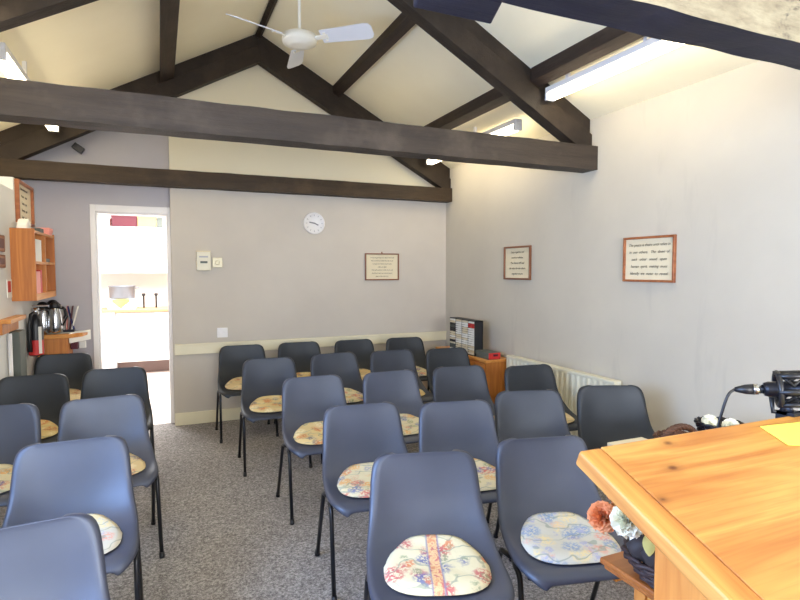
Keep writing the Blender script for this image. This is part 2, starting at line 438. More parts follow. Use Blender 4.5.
tag(mb.build('yellow_cloth', M['yellow']), 'yellow cloth hanging below the grey pan in the kitchen', 'cloth')
for x, lab in ((-.225,'left dark tap on the wall above the kitchen worktop'), (-.057,'right dark tap on the wall above the kitchen worktop')):
    o = thing('kitchen_tap', lab, 'tap', (x, 9.0, .94))
    MB().tube([(x,9.0,.94),(x,9.0,1.10),(x,8.96,1.14),(x,8.90,1.12)], .012, 8).build('spout', M['blackmetal'], o)
    MB().lathe([(.025,0),(.025,.03),(.012,.035)], (x,9.0,1.12), 12).build('tap_head', M['blackmetal'], o)
def openbox(name, label, cat, mat, x0, x1, y0, y1, z0, z1, lidmat=None):
    o = thing(name, label, cat, ((x0+x1)/2, (y0+y1)/2, z0))
    MB().box(x0, x1, y0, y1, z0, z1-.03).build('box_body', mat, o, bevel=.003)
    MB().box(x0-.004, x1+.004, y0-.004, y1+.004, z1-.035, z1).build('lid', lidmat or mat, o, bevel=.003)
    return o
openbox('storage_box', 'maroon box on top of the kitchen wall cupboards', 'box', M['maroon'], -.62, -.29, 8.96, 9.2, 2.13, 2.30)
openbox('storage_box', 'peach coloured box beside the maroon box on the kitchen cupboards', 'box', M['peach'], -.28, -.03, 8.96, 9.2, 2.13, 2.29)
openbox('storage_box', 'pale pink box left of the maroon box on the kitchen cupboards', 'box', M['pink'], -.78, -.64, 8.96, 9.2, 2.13, 2.25)
openbox('storage_box', 'dark box at the right end on top of the kitchen cupboards', 'box', M['greygreen'], -.02, .05, 8.96, 9.2, 2.13, 2.28)
mb = MB().box(-.80,-.765,8.05,8.30,.22,.70)
tag(mb.build('tea_towel', M['navy'], bevel=.01), 'dark blue tea towel hanging at the left inside the kitchen', 'towel')
o = thing('towel_stand', 'white stand carrying the blue tea towel in the kitchen', 'stand', (-.83,8.17,0))
MB().tube([(-.83,8.02,0),(-.83,8.02,.72),(-.83,8.34,.72),(-.83,8.34,0)], .012, 8).build('rail', M['white_gloss'], o)
MB().box(-.90,-.76,8.01,8.03,0,.02).build('foot', M['white_gloss'], o)
MB().box(-.90,-.76,8.33,8.35,0,.02).build('foot', M['white_gloss'], o)

# ------------------------------------------------------------------ beams
def hewn(mb, p0, p1, wy, h, amp=.004, seed=0, nl=36, up=(0,0,1), face_mi=None):
    """beam from p0 to p1 (centre of bottom face), width wy across, height h along `up`, edges slightly wavy"""
    p0, p1, up = Vector(p0), Vector(p1), Vector(up); t = (p1-p0).normalized(); side = Vector(up).cross(t).normalized()
    rings = []; prof = []
    for a, b in ((-.5,0),(-.5,.5),(-.5,1),(0,1),(.5,1),(.5,.5),(.5,0),(0,0)): prof.append((a, b))
    for i in range(nl+1):
        c = p0.lerp(p1, i/nl); ring = []
        for k, (a, b) in enumerate(prof):
            e = Vector((noise.noise(Vector((i*.35+seed*9, k*2.3, 0))), noise.noise(Vector((i*.35+seed*9, k*2.3, 5))), 0))
            ring.append(mb.bm.verts.new(c + side*(a*wy + e.x*amp*(1 if a else 0)) + up*(b*h + e.y*amp)))
        rings.append(ring)
    n = len(prof)
    for A, B in zip(rings, rings[1:]):
        for k in range(n):
            f = mb._f([A[k], A[(k+1)%n], B[(k+1)%n], B[k]])
            if face_mi is not None and f and k in face_mi[0]: f.material_index = face_mi[1]
    mb._f(rings[0][::-1]); mb._f(rings[-1])
    return mb
def truss(label, y0, y1, zb, zt, ry0, ry1, mt, mr, seed, mats=None, face=None, amp=.004, dl=.28):
    o = thing('roof_truss', label, 'beam', (RX, (y0+y1)/2, zb))
    mb = hewn(MB(), (XU+.002, (y0+y1)/2, zb), (XR-.002, (y0+y1)/2, zb), y1-y0, zt-zb, amp, seed, 60, face_mi=face)
    mb.build('tie_beam', mats or mt, o)
    U = .12
    for s, xe in ((-1, XU+.004), (1, XR-.004)):
        D = dl if s < 0 else .28
        def pz(x, d): return (x, cz(x)-d)
        lo = [pz(RX, U), pz(xe, U), (xe, max(zt-.01, cz(xe)-D)), ]
        # foot of the rafter sits on the tie
        xf = RX + s*(RZ-D-zt)/SL
        if s*(xf-xe) < 0: lo.append((xf, zt-.01))
        lo.append(pz(RX, D))
        MB().prism(lo, 'Y', ry0, ry1).build('rafter', mr, o, bevel=.004)
        MB().prism([pz(RX, .0005), pz(xe, .0005), pz(xe, U), pz(RX, U)], 'Y', ry0+.025, ry1).build('upper_rafter', mr, o, bevel=.003)
    return o
truss('dark timber roof truss across the middle of the room, nearest fully visible', 3.27, 3.43, 2.255, 2.43, 3.33, 3.44, M['beam_near'], M['beam_near_rafter'], 1, dl=.205)
truss('dark brown timber roof truss against the back wall above the clock', 5.53, 5.655, 2.27, 2.42, 5.56, 5.66, M['beam_far'], M['beam_far_rafter'], 2)
ft = truss('roof truss overhead at top right with pale weathered front face', 1.19, 1.345, 2.25, 2.46, 1.22, 1.34, M['beam_blue'], M['beam_near_rafter'], 3,
      mats=[M['beam_blue'], M['peel']], face=((0,1,),1), amp=.010)
MB().prism([(.655,1.345),(.90,1.345),(.948,1.48),(.682,1.476)], 'Z', 2.25, 2.62).build('post_foot', M['beam_blue'], ft, bevel=.006)
def purlin(label, x, w, d, y0, y1, nm='purlin'):
    s = 1 if x > RX else -1
    a, b = x-w/2, x+w/2
    o = MB().prism([(a, cz(a)-.0005), (b, cz(b)-.0005), (b, cz(b)-d), (a, cz(a)-d)], 'Y', y0, y1).build(nm, M['purlin'], bevel=.004)
    return tag(o, label, 'beam')
for y0, y1, wh in ((Y0,1.24,'behind the front truss'), (1.345,3.35,'between the front and middle trusses'), (3.445,5.58,'between the middle and back trusses')):
    purlin('upper purlin on the right roof slope, %s' % wh, 1.71, .07, .075, y0, y1)
    purlin('lower purlin on the right roof slope, %s' % wh, 2.52, .07, .095, y0, y1)
    purlin('purlin on the left roof slope, %s' % wh, .10, .12, .12, y0, y1)
    o = MB().prism([(RX-.03, RZ-.035), (RX-.03, RZ-.02), (RX, RZ-.001), (RX+.03, RZ-.02), (RX+.03, RZ-.035), (RX, RZ-.06)], 'Y', y0, y1).build('ridge_board', M['beam_far_rafter'])
    tag(o, 'dark ridge board at the roof peak, %s' % wh, 'beam')

# ------------------------------------------------------------------ fluorescent lights
def batten(x, y0, y1, label, z=2.74, hang=True):
    o = thing('fluorescent_light', label, 'light', (x, (y0+y1)/2, z), 'fluorescent battens along the roof slopes')
    s = 1 if x > RX else -1
    m = MB().box(x-.036, x+.036, y0, y1, z+.03, z+.07)
    m.build('housing', M['white_gloss'], o, bevel=.004)
    for yy in (y0+.012, y1-.012):
        MB().box(x-.038, x+.038, yy-.012, yy+.012, z-.022, z+.03).build('end_cap', M['white_gloss'], o, bevel=.004)
    MB().box(x-.036, x+.036, y0+.024, y1-.024, z-.018, z+.029).build('diffuser', M['tube'], o, bevel=.008)
    for yy in (y0+.68, y1-.2):
        top = cz(x)
        MB().box(x-.012, x+.012, yy-.012, yy+.012, z+.07, top-.001).build('bracket', M['white_gloss'], o)
batten(2.61, 1.75, 3.30, 'lit fluorescent batten at top right between the front and middle trusses')
batten(2.72, 3.82, 5.46, 'lit fluorescent batten on the right roof slope beyond the middle truss', 2.665)
batten(-.80, 1.75, 3.30, 'lit fluorescent batten on the left roof slope before the middle truss')
batten(-.785, 3.70, 5.45, 'lit fluorescent batten on the left roof slope beyond the middle truss', 2.675)

# ------------------------------------------------------------------ ceiling fan
fx, fy, fz = .955, 4.0, 3.13
o = thing('ceiling_fan', 'white three bladed ceiling fan hanging on a rod from the roof ridge', 'fan', (fx, fy, fz))
MB().lathe([(.05,.0),(.085,.004),(.09,.015),(.118,.02),(.125,.045),(.12,.075),(.075,.09),(.03,.10),(.02,.11)], (fx,fy,fz-.03), 36).build('motor_hub', M['fan'], o)
MB().tube([(fx,fy,fz+.06),(fx,fy,RZ-.06)], .011, 10).build('rod', M['fan'], o)
MB().lathe([(.02,0),(.05,.02),(.055,.07)], (fx,fy,RZ-.13), 20).build('canopy', M['fan'], o)
for a in (-39, 81, 201):
    R = Matrix.Translation((fx,fy,fz+.02)) @ Matrix.Rotation(math.radians(a), 4, 'Z') @ Matrix.Rotation(math.radians(-24), 4, 'X')
    m = MB(); pts = [(.17,-.055),(.50,-.068),(.535,-.060),(.55,-.035),(.55,.035),(.535,.060),(.50,.068),(.17,.055)]
    A = [m.bm.verts.new(R @ Vector((x,y,-.003))) for x,y in pts]; B = [m.bm.verts.new(R @ Vector((x,y,.003))) for x,y in pts]
    m._f(A[::-1]); m._f(B)
    for i in range(len(pts)): m._f([A[i], A[(i+1)%8], B[(i+1)%8], B[i]])
    bl = m.build('blade', M['fanblade'], o)
    m = MB().box(.09,.22,-.018,.018,-.009,-.003, mat=R)
    for q in (-.03,.03):
        m.box(.19,.21,q-.006,q+.006,-.012,-.003, mat=R)
    m.build('blade_arm', M['fan'], bl, bevel=.002)

# ------------------------------------------------------------------ things on the back wall
y = YB
o = thing('wall_clock', 'round white wall clock high on the back wall', 'clock', (1.487,y,1.865))
cx, czz = 1.487, 1.985
MB().lathe([(.112,0),(.114,.02),(.108,.036),(.100,.036),(.098,.026),(.001,.026)], (cx,y,czz), 40, 'Y').build('case', M['white_gloss'], o)
m = MB()
for k in range(12):
    a = k*PI/6; R = Matrix.Translation((cx,y-.027,czz)) @ Matrix.Rotation(a,4,'Y'); m.box(-.003,.003,-.001,.001,.074,.09, mat=R)
m.build('hour_marks', M['clock_mark'], o)
for a, L, w, nm in ((-80,.055,.006,'hour_hand'),(115,.045,.006,'minute_hand')):
    R = Matrix.Translation((cx,y-.031,czz)) @ Matrix.Rotation(math.radians(a),4,'Y'); MB().box(-w,w,-.001,.001,-.01,L, mat=R).build(nm, M['clock_mark2'], o)
o = thing('heating_controller', 'white heating controller box on the back wall near the door', 'control box', (.39,y,1.49))
MB().box(.327,.455,y-.045,y,1.495,1.675).build('case', M['offwhite'], o, bevel=.006)
MB().box(.36,.425,y-.048,y-.044,1.565,1.585).build('display', M['greygreen'], o)
MB().box(.35,.43,y-.048,y-.044,1.62,1.635).build('vent_slot', M['clock_mark'], o)
MB().box(.325,.457,y-.04,y,1.675,1.685).build('top_strip', M['parchment'], o)
o = thing('thermostat', 'small cream thermostat beside the white controller box', 'thermostat', (.52,y,1.52))
MB().box(.472,.565,y-.03,y,1.525,1.62).build('case', M['cream'], o, bevel=.006)
MB().lathe([(.024,0),(.022,.01),(.012,.012)], (.518,y-.03,1.572), 20, 'Y').build('dial', M['cream'], o)
o = thing('light_switch', 'white double switch plate above the rail on the back wall', 'switch', (.555,y,.83))
MB().box(.505,.605,y-.012,y,.835,.93).build('plate', M['white_gloss'], o, bevel=.003)
for x in (.53,.58): MB().box(x-.011,x+.011,y-.018,y-.011,.865,.90).build('rocker', M['white_gloss'], o, bevel=.002)

def text_mesh(lines, size, lead, R, parent, name='lettering', mat=None):
    """lettering laid out in local xy plane, centred; R puts it in place"""
    verts = MB()
    for i, (ln, k) in enumerate(lines):
        cu = bpy.data.curves.new('t', 'FONT'); cu.body = ln; cu.size = size*k; cu.align_x = 'CENTER'; cu.shear = .3; cu.extrude = .0004
        to = bpy.data.objects.new('t', cu); C.objects.link(to)
        dg = bpy.context.evaluated_depsgraph_get(); me = bpy.data.meshes.new_from_object(to.evaluated_get(dg))
        me.transform(R @ Matrix.Translation((0, ((len(lines)-1)/2-i)*lead-size*.3, 0)))
        verts.bm.from_mesh(me); bpy.data.meshes.remove(me); bpy.data.objects.remove(to); bpy.data.curves.remove(cu)
    for f in verts.bm.faces: f.material_index = 0
    return verts.build(name, mat or M['ink'], parent)
def picture(label, R, w, h, lines, size, lead, fw=.016, mat='frame', depth=.022, loc=(0,0,0), hook=False):
    o = thing('framed_text', label, 'picture', loc)
    m = MB()
    m.box(-w/2,w/2,-h/2,-h/2+fw,0,depth,mat=R); m.box(-w/2,w/2,h/2-fw,h/2,0,depth,mat=R)
    m.box(-w/2,-w/2+fw,-h/2+fw,h/2-fw,0,depth,mat=R); m.box(w/2-fw,w/2,-h/2+fw,h/2-fw,0,depth,mat=R)
    m.build('frame', M[mat], o, bevel=.003)
    MB().box(-w/2+fw,w/2-fw,-h/2+fw,h/2-fw,0,.008,mat=R).build('sheet', M['parchment'], o)
    if lines: text_mesh(lines, size, lead, R @ Matrix.Translation((0,0,.0095)), o)
    if hook: MB().box(-.006,.006,h/2,h/2+.018,0,.008,mat=R).build('hook', M['frame_dark'], o)
    return o
RXW = Matrix.Rotation(-PI/2, 4, 'Z') @ Matrix.Rotation(PI/2, 4, 'X')   # picture facing -X (local x -> -Y)
def right_pic(yc, zc): return Matrix.Translation((XR, yc, zc)) @ RXW
def back_pic(xc, zc): return Matrix.Translation((xc, YB, zc)) @ Matrix.Rotation(PI/2, 4, 'X')
def left_pic(yc, zc): return Matrix.Translation((XL, yc, zc)) @ Matrix.Rotation(PI/2, 4, 'Z') @ Matrix.Rotation(PI/2, 4, 'X')
picture('wide framed handwritten text on the right wall, nearest to the lectern', right_pic(2.77,1.573), .43, .31,
    [('The peace is theirs until relies in',1),('in  our  others.   The  dawn  of',1),('such   other   sound   upon',1),('human  spirit,  making  most',1),('Identify  we  mean  to  reveal',1)], .0265, .049, loc=(XR,2.77,1.42))
picture('smaller framed text in brown wood on the right wall near the far corner', right_pic(4.27,1.565), .41, .31,
    [('I pray together and',1),('words or silence.',1),('The silence will lead',1),('the voice for the others',1),('together we are',1)], .026, .05, mat='frame_dark', loc=(XR,4.27,1.41))
picture('small framed seven line text on the back wall', back_pic(2.25,1.535), .40, .295,
    [('In the beginning was the word and',.8),('the word was with the life of all',.8),('in each and every heart also',.8),('with the light',.8),('The light shines in the dark and',.8),('darkness has not overcome it',.8),('peace be with you',.8)], .025, .034, .013, 'frame_dark', loc=(2.25,YB,1.385), hook=True)

# ------------------------------------------------------------------ radiator, chest, rack (right wall)
o = thing('radiator', 'long cream panel radiator under the right wall pictures', 'radiator', (2.98,3.64,.12))
m = MB(); N = 22; ya, yb = 2.97, 4.30
prof = []
for i in range(N*4+1):
    yy = ya + (yb-ya)*i/(N*4); ph = i%4; prof.append((yy, 2.958 if ph in (1,2) else 2.974))
A = [(p[1], p[0]) for p in prof] + [(2.99, yb), (2.99, ya)]
m.prism(A, 'Z', .14, .68)
m.build('panel', M['radiator'], o)
MB().box(2.955,3.025,ya-.004,yb+.004,.68,.705).build('top_grille', M['radiator'], o, bevel=.004)
for yy in (ya,yb): MB().box(2.957,3.02,yy-.004,yy+.004,.14,.68).build('side_panel', M['radiator'], o)
for yy in (ya+.2,yb-.2): MB().box(2.99,XR-.003,yy-.02,yy+.02,.2,.6).build('bracket', M['radiator'], o)
for yy in (ya-.03,yb+.02): MB().tube([(2.99,yy,0),(2.99,yy,.17),(2.99,yy+(.03 if yy<3.5 else -.02),.17)], .008, 8).build('pipe', M['radiator'], o)

o = thing('pine_chest', 'orange pine cupboard in the far right corner carrying the cassette rack', 'cupboard', (2.9,4.85,0))
MB().box(2.775,3.03,4.36,5.35,0,.635).build('carcass', M['cab_pine'], o, bevel=.003)
MB().box(2.755,3.035,4.345,5.365,.635,.66).build('top', M['pine_y'], o, bevel=.005)
for a, b in ((4.38,4.85),(4.86,5.33)):
    d = MB().box(2.757,2.775,a,b,.06,.62).build('door', M['cab_pine'], o, bevel=.003)
    MB().lathe([(.006,0),(.006,-.01),(.014,-.018),(.014,-.024)], (2.757,a+.06 if a>4.5 else b-.06,.4), 12, 'X').build('knob', M['pine'], d)
# cassette rack
o = thing('cassette_rack', 'black cassette rack filled with pale tape cases on the pine cupboard', 'rack', (2.9,4.83,.66))
rx0, rx1, ry0_, ry1_, rz0, rz1 = 2.79, 2.885, 4.60, 5.10, .66, 1.005
m = MB(); m.box(rx0,rx1,ry0_,ry0_+.008,rz0,rz1); m.box(rx0,rx1,ry1_-.008,ry1_,rz0,rz1)
m.box(rx0,rx1,ry0_,ry1_,rz1-.008,rz1); m.box(rx0,rx1,ry0_,ry1_,rz0,rz0+.008); m.box(rx1-.006,rx1,ry0_,ry1_,rz0,rz1)
for k in range(1,4):
    yy = ry0_+(ry1_-ry0_)*k/4; m.box(rx0,rx1,yy-.004,yy+.004,rz0,rz1)
m.build('rack_case', M['black'], o)
casM = [M['paper'], M['parchment'], M['greygreen'], M['paper'], M['red'], M['parchment'], M['black']]
cw = (ry1_-ry0_)/4; protos = {}
rnd = random.Random(4)
for k in range(4):
    for j in range(15):
        mi = rnd.choice([0,0,1,0,1,3,2] if k == 3 else [0,0,1,3,0,5]); 
        if k == 0 and j in (12,13): mi = 4
        if k == 3 and j in (4,9,10,12): mi = 6
        za = rz0+.012+j*.0218; ya_ = ry0_+k*cw+.008
        if mi not in protos:
            protos[mi] = MB().box(0,.082,0,cw-.016,0,.0165).build('cassette_case', casM[mi], bevel=.001, loc=(0,0,0)); c = protos[mi]
        else: c = protos[mi].copy(); C.objects.link(c)
        c.location = (rx0-.004, ya_, za)
        colname = {0:'white',1:'cream',2:'grey',3:'white',4:'red',5:'cream',6:'black'}[mi]
        colw = ['nearest the camera','second from the camera','third from the camera','farthest from the camera'][k]
        rown = ['bottom','second','third','fourth','fifth','sixth','seventh','eighth','ninth','tenth','eleventh','twelfth','thirteenth','fourteenth','top'][j]
        tag(c, '%s cassette case, %s row up, in the rack column %s' % (colname, rown, colw), 'cassette', 'cassette cases in the black rack')
openbox('card_index_box', 'long grey box with red end lying beside the cassette rack', 'box', M['greygreen'], 2.80, 2.93, 4.37, 4.59, .66, .725)
o = [q for q in bpy.data.objects if q.name.startswith('card_index_box')][0]
MB().box(2.802,2.928,4.362,4.366,.664,.722).build('red_label', M['red'], o)
MB().box(2.85,2.90,4.359,4.363,.69,.71).build('dark_label', M['maroon'], o)

# ------------------------------------------------------------------ left wall things
o = thing('pigeonhole_cabinet', 'pine pigeonhole cabinet mounted on the left wall', 'cabinet', (-.92,5.1,1.27))
a0, a1, b0, b1, z0, z1 = -1.0, -.845, 4.85, 5.70, 1.27, 1.808
MB().box(a0,a1,b0,b0+.018,z0,z1).build('side_panel', M['cab_pine'], o, bevel=.002)
MB().box(a0,a1,b1-.018,b1,z0,z1).build('side_panel', M['cab_pine'], o, bevel=.002)
MB().box(a0,a1-.004,b0+.018,b1-.018,z1-.03,z1-.012).build('top', M['pine_y'], o)
MB().box(a0,a1,b0+.018,b1-.018,z0,z0+.05).build('bottom', M['pine_y'], o)
MB().box(a0,a0+.008,b0+.018,b1-.018,z0+.05,z1-.03).build('back_panel', M['cab_pine'], o)
MB().box(a0,a1-.002,b0+.018,b1-.018,1.545,1.565).build('shelf', M['pine_y'], o)
MB().box(a0,a1-.002,5.265,5.285,z0+.05,1.545).box(a0,a1-.002,5.265,5.285,1.565,z1-.03).build('divider', M['pine_z'], o)
def leaflets(name, label, mat, y0, y1, z0, h, x0=-.985, x1=-.855):
    tag(MB().box(x0,x1,y0,y1,z0,z0+h).build(name, mat, bevel=.003), label, 'papers')
leaflets('paper_stack', 'white papers standing in the upper left pigeonhole', M['paper'], 4.90, 5.16, 1.565, .17)
leaflets('paper_stack', 'pink and white leaflets in the lower left pigeonhole', M['pink'], 4.90, 5.08, 1.32, .17)
leaflets('paper_stack', 'red leaflets beside the pink ones in the lower pigeonhole', M['red'], 5.085, 5.15, 1.32, .18)
leaflets('paper_stack', 'small grey booklets lying in the upper right pigeonhole', M['greygreen'], 5.32, 5.50, 1.565, .03)
openbox('keepsake_box', 'small pink box on top of the pigeonhole cabinet, far end', 'box', M['pink'], -.94, -.85, 5.48, 5.64, 1.796, 1.856)
openbox('keepsake_box', 'small grey box on top of the pigeonhole cabinet, middle', 'box', M['greygreen'], -.95, -.87, 5.22, 5.34, 1.796, 1.835)
mb = MB().prism([(4.90,1.796),(5.05,1.796),(5.05,1.86),(4.98,1.89),(4.92,1.85)], 'X', -.97, -.90)
tag(mb.build('white_bag', M['paper'], bevel=.012), 'crumpled white paper bag on the near end of the pigeonhole cabinet', 'bag')
picture('tall framed notice in orange wood on the left wall above the cabinet', left_pic(5.33,2.03), .55, .33, [('Notices for the week',1),('Monday   closed',1),('Tuesday   open',1),('Thursday   open',1),('Sunday   meeting',1)], .03, .055, .022, 'frame', .03, loc=(XL,5.33,1.88))
for z0, z1, lab in ((1.625,1.74,'upper'),(1.515,1.605,'lower')):
    o = thing('wall_plaque', '%s of the two small dark brown plaques on the left wall' % lab, 'plaque', (XL,4.55,z0))
    MB().box(XL,XL+.015,4.46,4.655,z0,z1).build('board', M['frame_dark'], o, bevel=.012)
    MB().box(XL+.014,XL+.017,4.49,4.61,z0+.025,z1-.025).build('face', M['maroon_dull'], o)
o = thing('safety_sign', 'small red and white sign on the left wall beside the cabinet', 'sign', (XL,4.77,1.3))
MB().box(XL,XL+.006,4.71,4.835,1.30,1.43).build('board', M['paper'], o)
MB().box(XL+.005,XL+.008,4.72,4.80,1.34,1.42).build('red_panel', M['red'], o)
o = thing('wall_shelf', 'small orange pine shelf low on the left wall at the picture edge', 'shelf', (XL,4.7,1.08))
MB().box(XL,XL+.07,4.46,4.93,1.135,1.165).build('board', M['pine_y'], o, bevel=.004)
MB().box(XL,XL+.02,4.46,4.93,1.06,1.135).build('back_rail', M['cab_pine'], o, bevel=.003)
tag(MB().box(XL,XL+.065,4.72,4.92,0,1.055).build('side_post_panel', M['greygreen'], bevel=.006), 'narrow grey green upright panel under the small left wall shelf', 'panel')
tag(MB().tube([(XL+.018,4.66,.0),(XL+.018,4.66,1.05)], .014, 10).build('wall_pipe', M['white_gloss']), 'thin white upright pipe on the left wall by the grey panel', 'pipe')
# fire extinguisher
ex, ey = -.940, 5.31
o = thing('fire_extinguisher', 'black and chrome fire extinguisher with red label hung on the left wall', 'fire extinguisher', (ex,ey,.80))
MB().lathe([(.048,0),(.054,.01),(.055,.02),(.055,.25),(.048,.29),(.03,.32),(.022,.33),(.022,.34)], (ex,ey,.80), 28).build('cylinder', M['black'], o)
m = MB(); n=14
g=[]
for k in range(n+1):
    a = math.radians(-150+140*k/n); g.append([m.bm.verts.new((ex+.0562*math.cos(a), ey+.0562*math.sin(a), z)) for z in (.81,.93)])
for k in range(n): m._f([g[k][0],g[k+1][0],g[k+1][1],g[k][1]], True)
m.build('label_band', M['red'], o)
m = MB(); g=[]
for k in range(5):
    a = math.radians(-62+26*k/4); g.append([m.bm.verts.new((ex+.0568*math.cos(a), ey+.0568*math.sin(a), z)) for z in (.82,1.04)])
for k in range(4): m._f([g[k][0],g[k+1][0],g[k+1][1],g[k][1]], True)
m.build('painted_glint_strip', M['paper'], o)  # pale strip painting a white glint onto the cylinder
MB().lathe([(.024,0),(.03,.01),(.03,.05),(.018,.06)], (ex,ey,1.135), 16).build('valve', M['chrome'], o)
MB().box(ex-.02,ex+.10,ey-.012,ey+.012,1.20,1.213).build('lever', M['chrome'], o, bevel=.003)
MB().box(ex-.02,ex+.09,ey-.012,ey+.012,1.165,1.177).build('carry_handle', M['black'], o, bevel=.003)
MB().tube([(ex,ey-.02,1.16),(ex-.02,ey-.07,1.14),(ex-.03,ey-.08,1.06),(ex-.03,ey-.075,.95),(ex-.03,ey-.07,.84)], [.012,.012,.012,.014,.02], 10).build('hose', M['black'], o)
MB().box(XL,ex-.03,ey+.02,ey+.06,.92,.99).build('bracket', M['blackmetal'], o)

# desk in the far left corner
o = thing('pine_desk', 'pine desk with deep front in the far left corner by the doorway', 'desk', (-.8,5.66,0))
MB().prism([(XL+.022,5.50),(-.72,5.50),(-.64,5.60),(-.60,5.78),(XL+.022,5.78)], 'Z', .91, .945).build('top', M['pine'], o, bevel=.006)
MB().box(XL+.03,-.74,5.515,5.54,.58,.91).build('front_panel', M['cab_pine'], o)
MB().box(-.765,-.74,5.54,5.77,.58,.91).build('side_panel', M['cab_pine'], o)
for x in (XL+.05,-.76):
    for yy in (5.535,5.75): MB().box(x-.02,x+.02,yy-.02,yy+.02,0,.585).build('leg', M['pine_z'], o, bevel=.003)
m = MB(); g=[]
for k in range(9):
    t=k/8; 
    g.append([m.bm.verts.new((-.90+.30*t, 5.52+.06*t, .949)), m.bm.verts.new((-.90+.31*t, 5.74, .949+.0*t))])
for k in range(8): m._f([g[k][0],g[k+1][0],g[k+1][1],g[k][1]])
for k in range(9): pass
pp = m.build('paper_sheet', M['paper']); tag(pp, 'large white sheet lying on the corner desk', 'paper')
m = MB().prism([(-.735,5.515),(-.60,5.76),(-.592,5.76),(-.727,5.508)], 'Z', .865, .955)
tag(m.build('hanging_paper', M['paper'], bevel=.002), 'white paper strip folded over the right edge of the corner desk', 'paper')
tag(MB().box(-.735,-.68,5.60,5.66,.80,.905).build('maroon_folder', M['maroon'], bevel=.002), 'maroon folder tucked under the right edge of the desk', 'folder')
tag(MB().box(-.675,-.625,5.66,5.70,.80,.86).build('folded_leaflet', M['paper'], bevel=.002), 'small white leaflet beside the maroon folder by the desk', 'paper')
def flask(x, y_, s, label, spout=True, tilt=0):
    z = .951
    o = thing('steel_jug', label, 'jug', (x,y_,z), 'steel jugs on the corner desk')
    MB().lathe([(.042*s,0),(.05*s,.01),(.052*s,.05),(.047*s,.15*s),(.038*s,.19*s),(.036*s,.20*s)], (x,y_,z), 24).build('body', M['chrome'], o)
    MB().lathe([(.038*s,0),(.04*s,.008),(.04*s,.03),(.022*s,.05),(.01,.055)], (x,y_,z+.20*s), 20).build('lid', M['black'], o)
    MB().tube([(x+.03*s,y_-.02,z+.20*s),(x+.075*s,y_-.03,z+.19*s),(x+.085*s,y_-.03,z+.13*s),(x+.05*s,y_-.02,z+.06*s)], .008, 8).build('handle', M['black'], o)
    return o
flask(-.935, 5.60, 1.1, 'steel jug with black lid, leftmost on the corner desk')
flask(-.875, 5.70, 1.15, 'steel jug with black lid, second from the left wall on the desk')
flask(-.84, 5.58, 1.1, 'steel jug with black lid, nearest the front middle of the desk')
o = thing('leaflet_holder', 'wire holder of upright leaflets at the right of the steel jugs', 'holder', (-.76,5.68,.951))
MB().box(-.80,-.71,5.64,5.72,.951,.97).build('base', M['blackmetal'], o)
for i, (mt, tl) in enumerate(((M['paper'],-6),(M['pink'],2),(M['maroon'],8),(M['paper'],14),(M['navy'],-12))):
    R = Matrix.Translation((-.785+.018*i,5.68,.962)) @ Matrix.Rotation(math.radians(tl),4,'Y')
    tag(MB().box(-.003,.003,-.035,.035,.01,.22, mat=R).build('leaflet', mt), ['white leaflet at the left of the wire holder','pink leaflet in the wire holder','maroon leaflet in the wire holder','white leaflet leaning right in the wire holder','dark blue leaflet leaning left in the wire holder'][[0,1,2,3,4][i]], 'leaflet', 'leaflets in the desk holder')
# small dark spot fitting high on the lilac wall
R = Matrix.Translation((-.645,YD-.05,2.59)) @ Matrix.Rotation(math.radians(35),4,'Y')
o = thing('wall_speaker', 'small dark box fitting high on the wall above the door', 'speaker', (-.645,YD,2.56))
MB().box(-.045,.045,-.03,.03,-.028,.028,mat=R).build('body', M['blackmetal'], o, bevel=.004)
MB().box(-.655,-.635,YD-.03,YD,2.58,2.60).build('bracket', M['blackmetal'], o)

# ------------------------------------------------------------------ chairs
PROF = [(.221,.792,.112,.004),(.2235,.787,.155,.006),(.2225,.773,.184,.010),(.219,.745,.200,.016),(.210,.69,.207,.024),(.196,.61,.212,.032),(.174,.545,.218,.042),
        (.140,.495,.227,.050),(.088,.457,.235,.044),(.01,.438,.239,.030),(-.07,.434,.242,.018),(-.135,.438,.236,.009),(-.182,.435,.218,.003),(-.206,.421,.192,0),(-.213,.403,.165,0)]
def chair_shell():
    m = MB(); NU = 14; rows = []
    n = len(PROF)
    def row(i, lip=False):
        y_, z_, w, c = PROF[i]
        a = PROF[max(i-1,0)]; b = PROF[min(i+1,n-1)]
        t = Vector((b[0]-a[0], b[1]-a[1])).normalized(); nn = Vector((t.y, -t.x))
        if i <= 3: nn = Vector((-1,0))
        if i >= n-3: nn = Vector((0,1))
        r = []
        for k in range(-1, NU+2):
            u = max(-1, min(1, -1+2*k/NU)); off = c*abs(u)**2.4
            x = u*w; q = Vector((y_, z_)) + nn*off
            if k in (-1, NU+1):
                x += .009*(1 if u > 0 else -1); q -= nn*.024
            r.append(m.bm.verts.new((x, q.x, q.y)))
        return r
    rows = []
    y_, z_, w, c = PROF[0]
    top = []
    for i in range(n): rows.append(row(i))
    tp = [m.bm.verts.new((v.co.x*1.01, v.co.y+.02, v.co.z-.010)) for v in rows[0]]
    rows.insert(0, tp)
    for A, B in zip(rows, rows[1:]):
        for k in range(len(A)-1): m._f([A[k], B[k], B[k+1], A[k+1]], True)
    return m
def seat_z(x, y_):
    for a, b in zip(PROF[6:], PROF[7:]):
        if a[0] >= y_ >= b[0]:
            t = (a[0]-y_)/(a[0]-b[0]); return a[1]+(b[1]-a[1])*t + (a[3]+(b[3]-a[3])*t)*min(1, abs(x)/(a[2]+(b[2]-a[2])*t))**2.4
    return .435
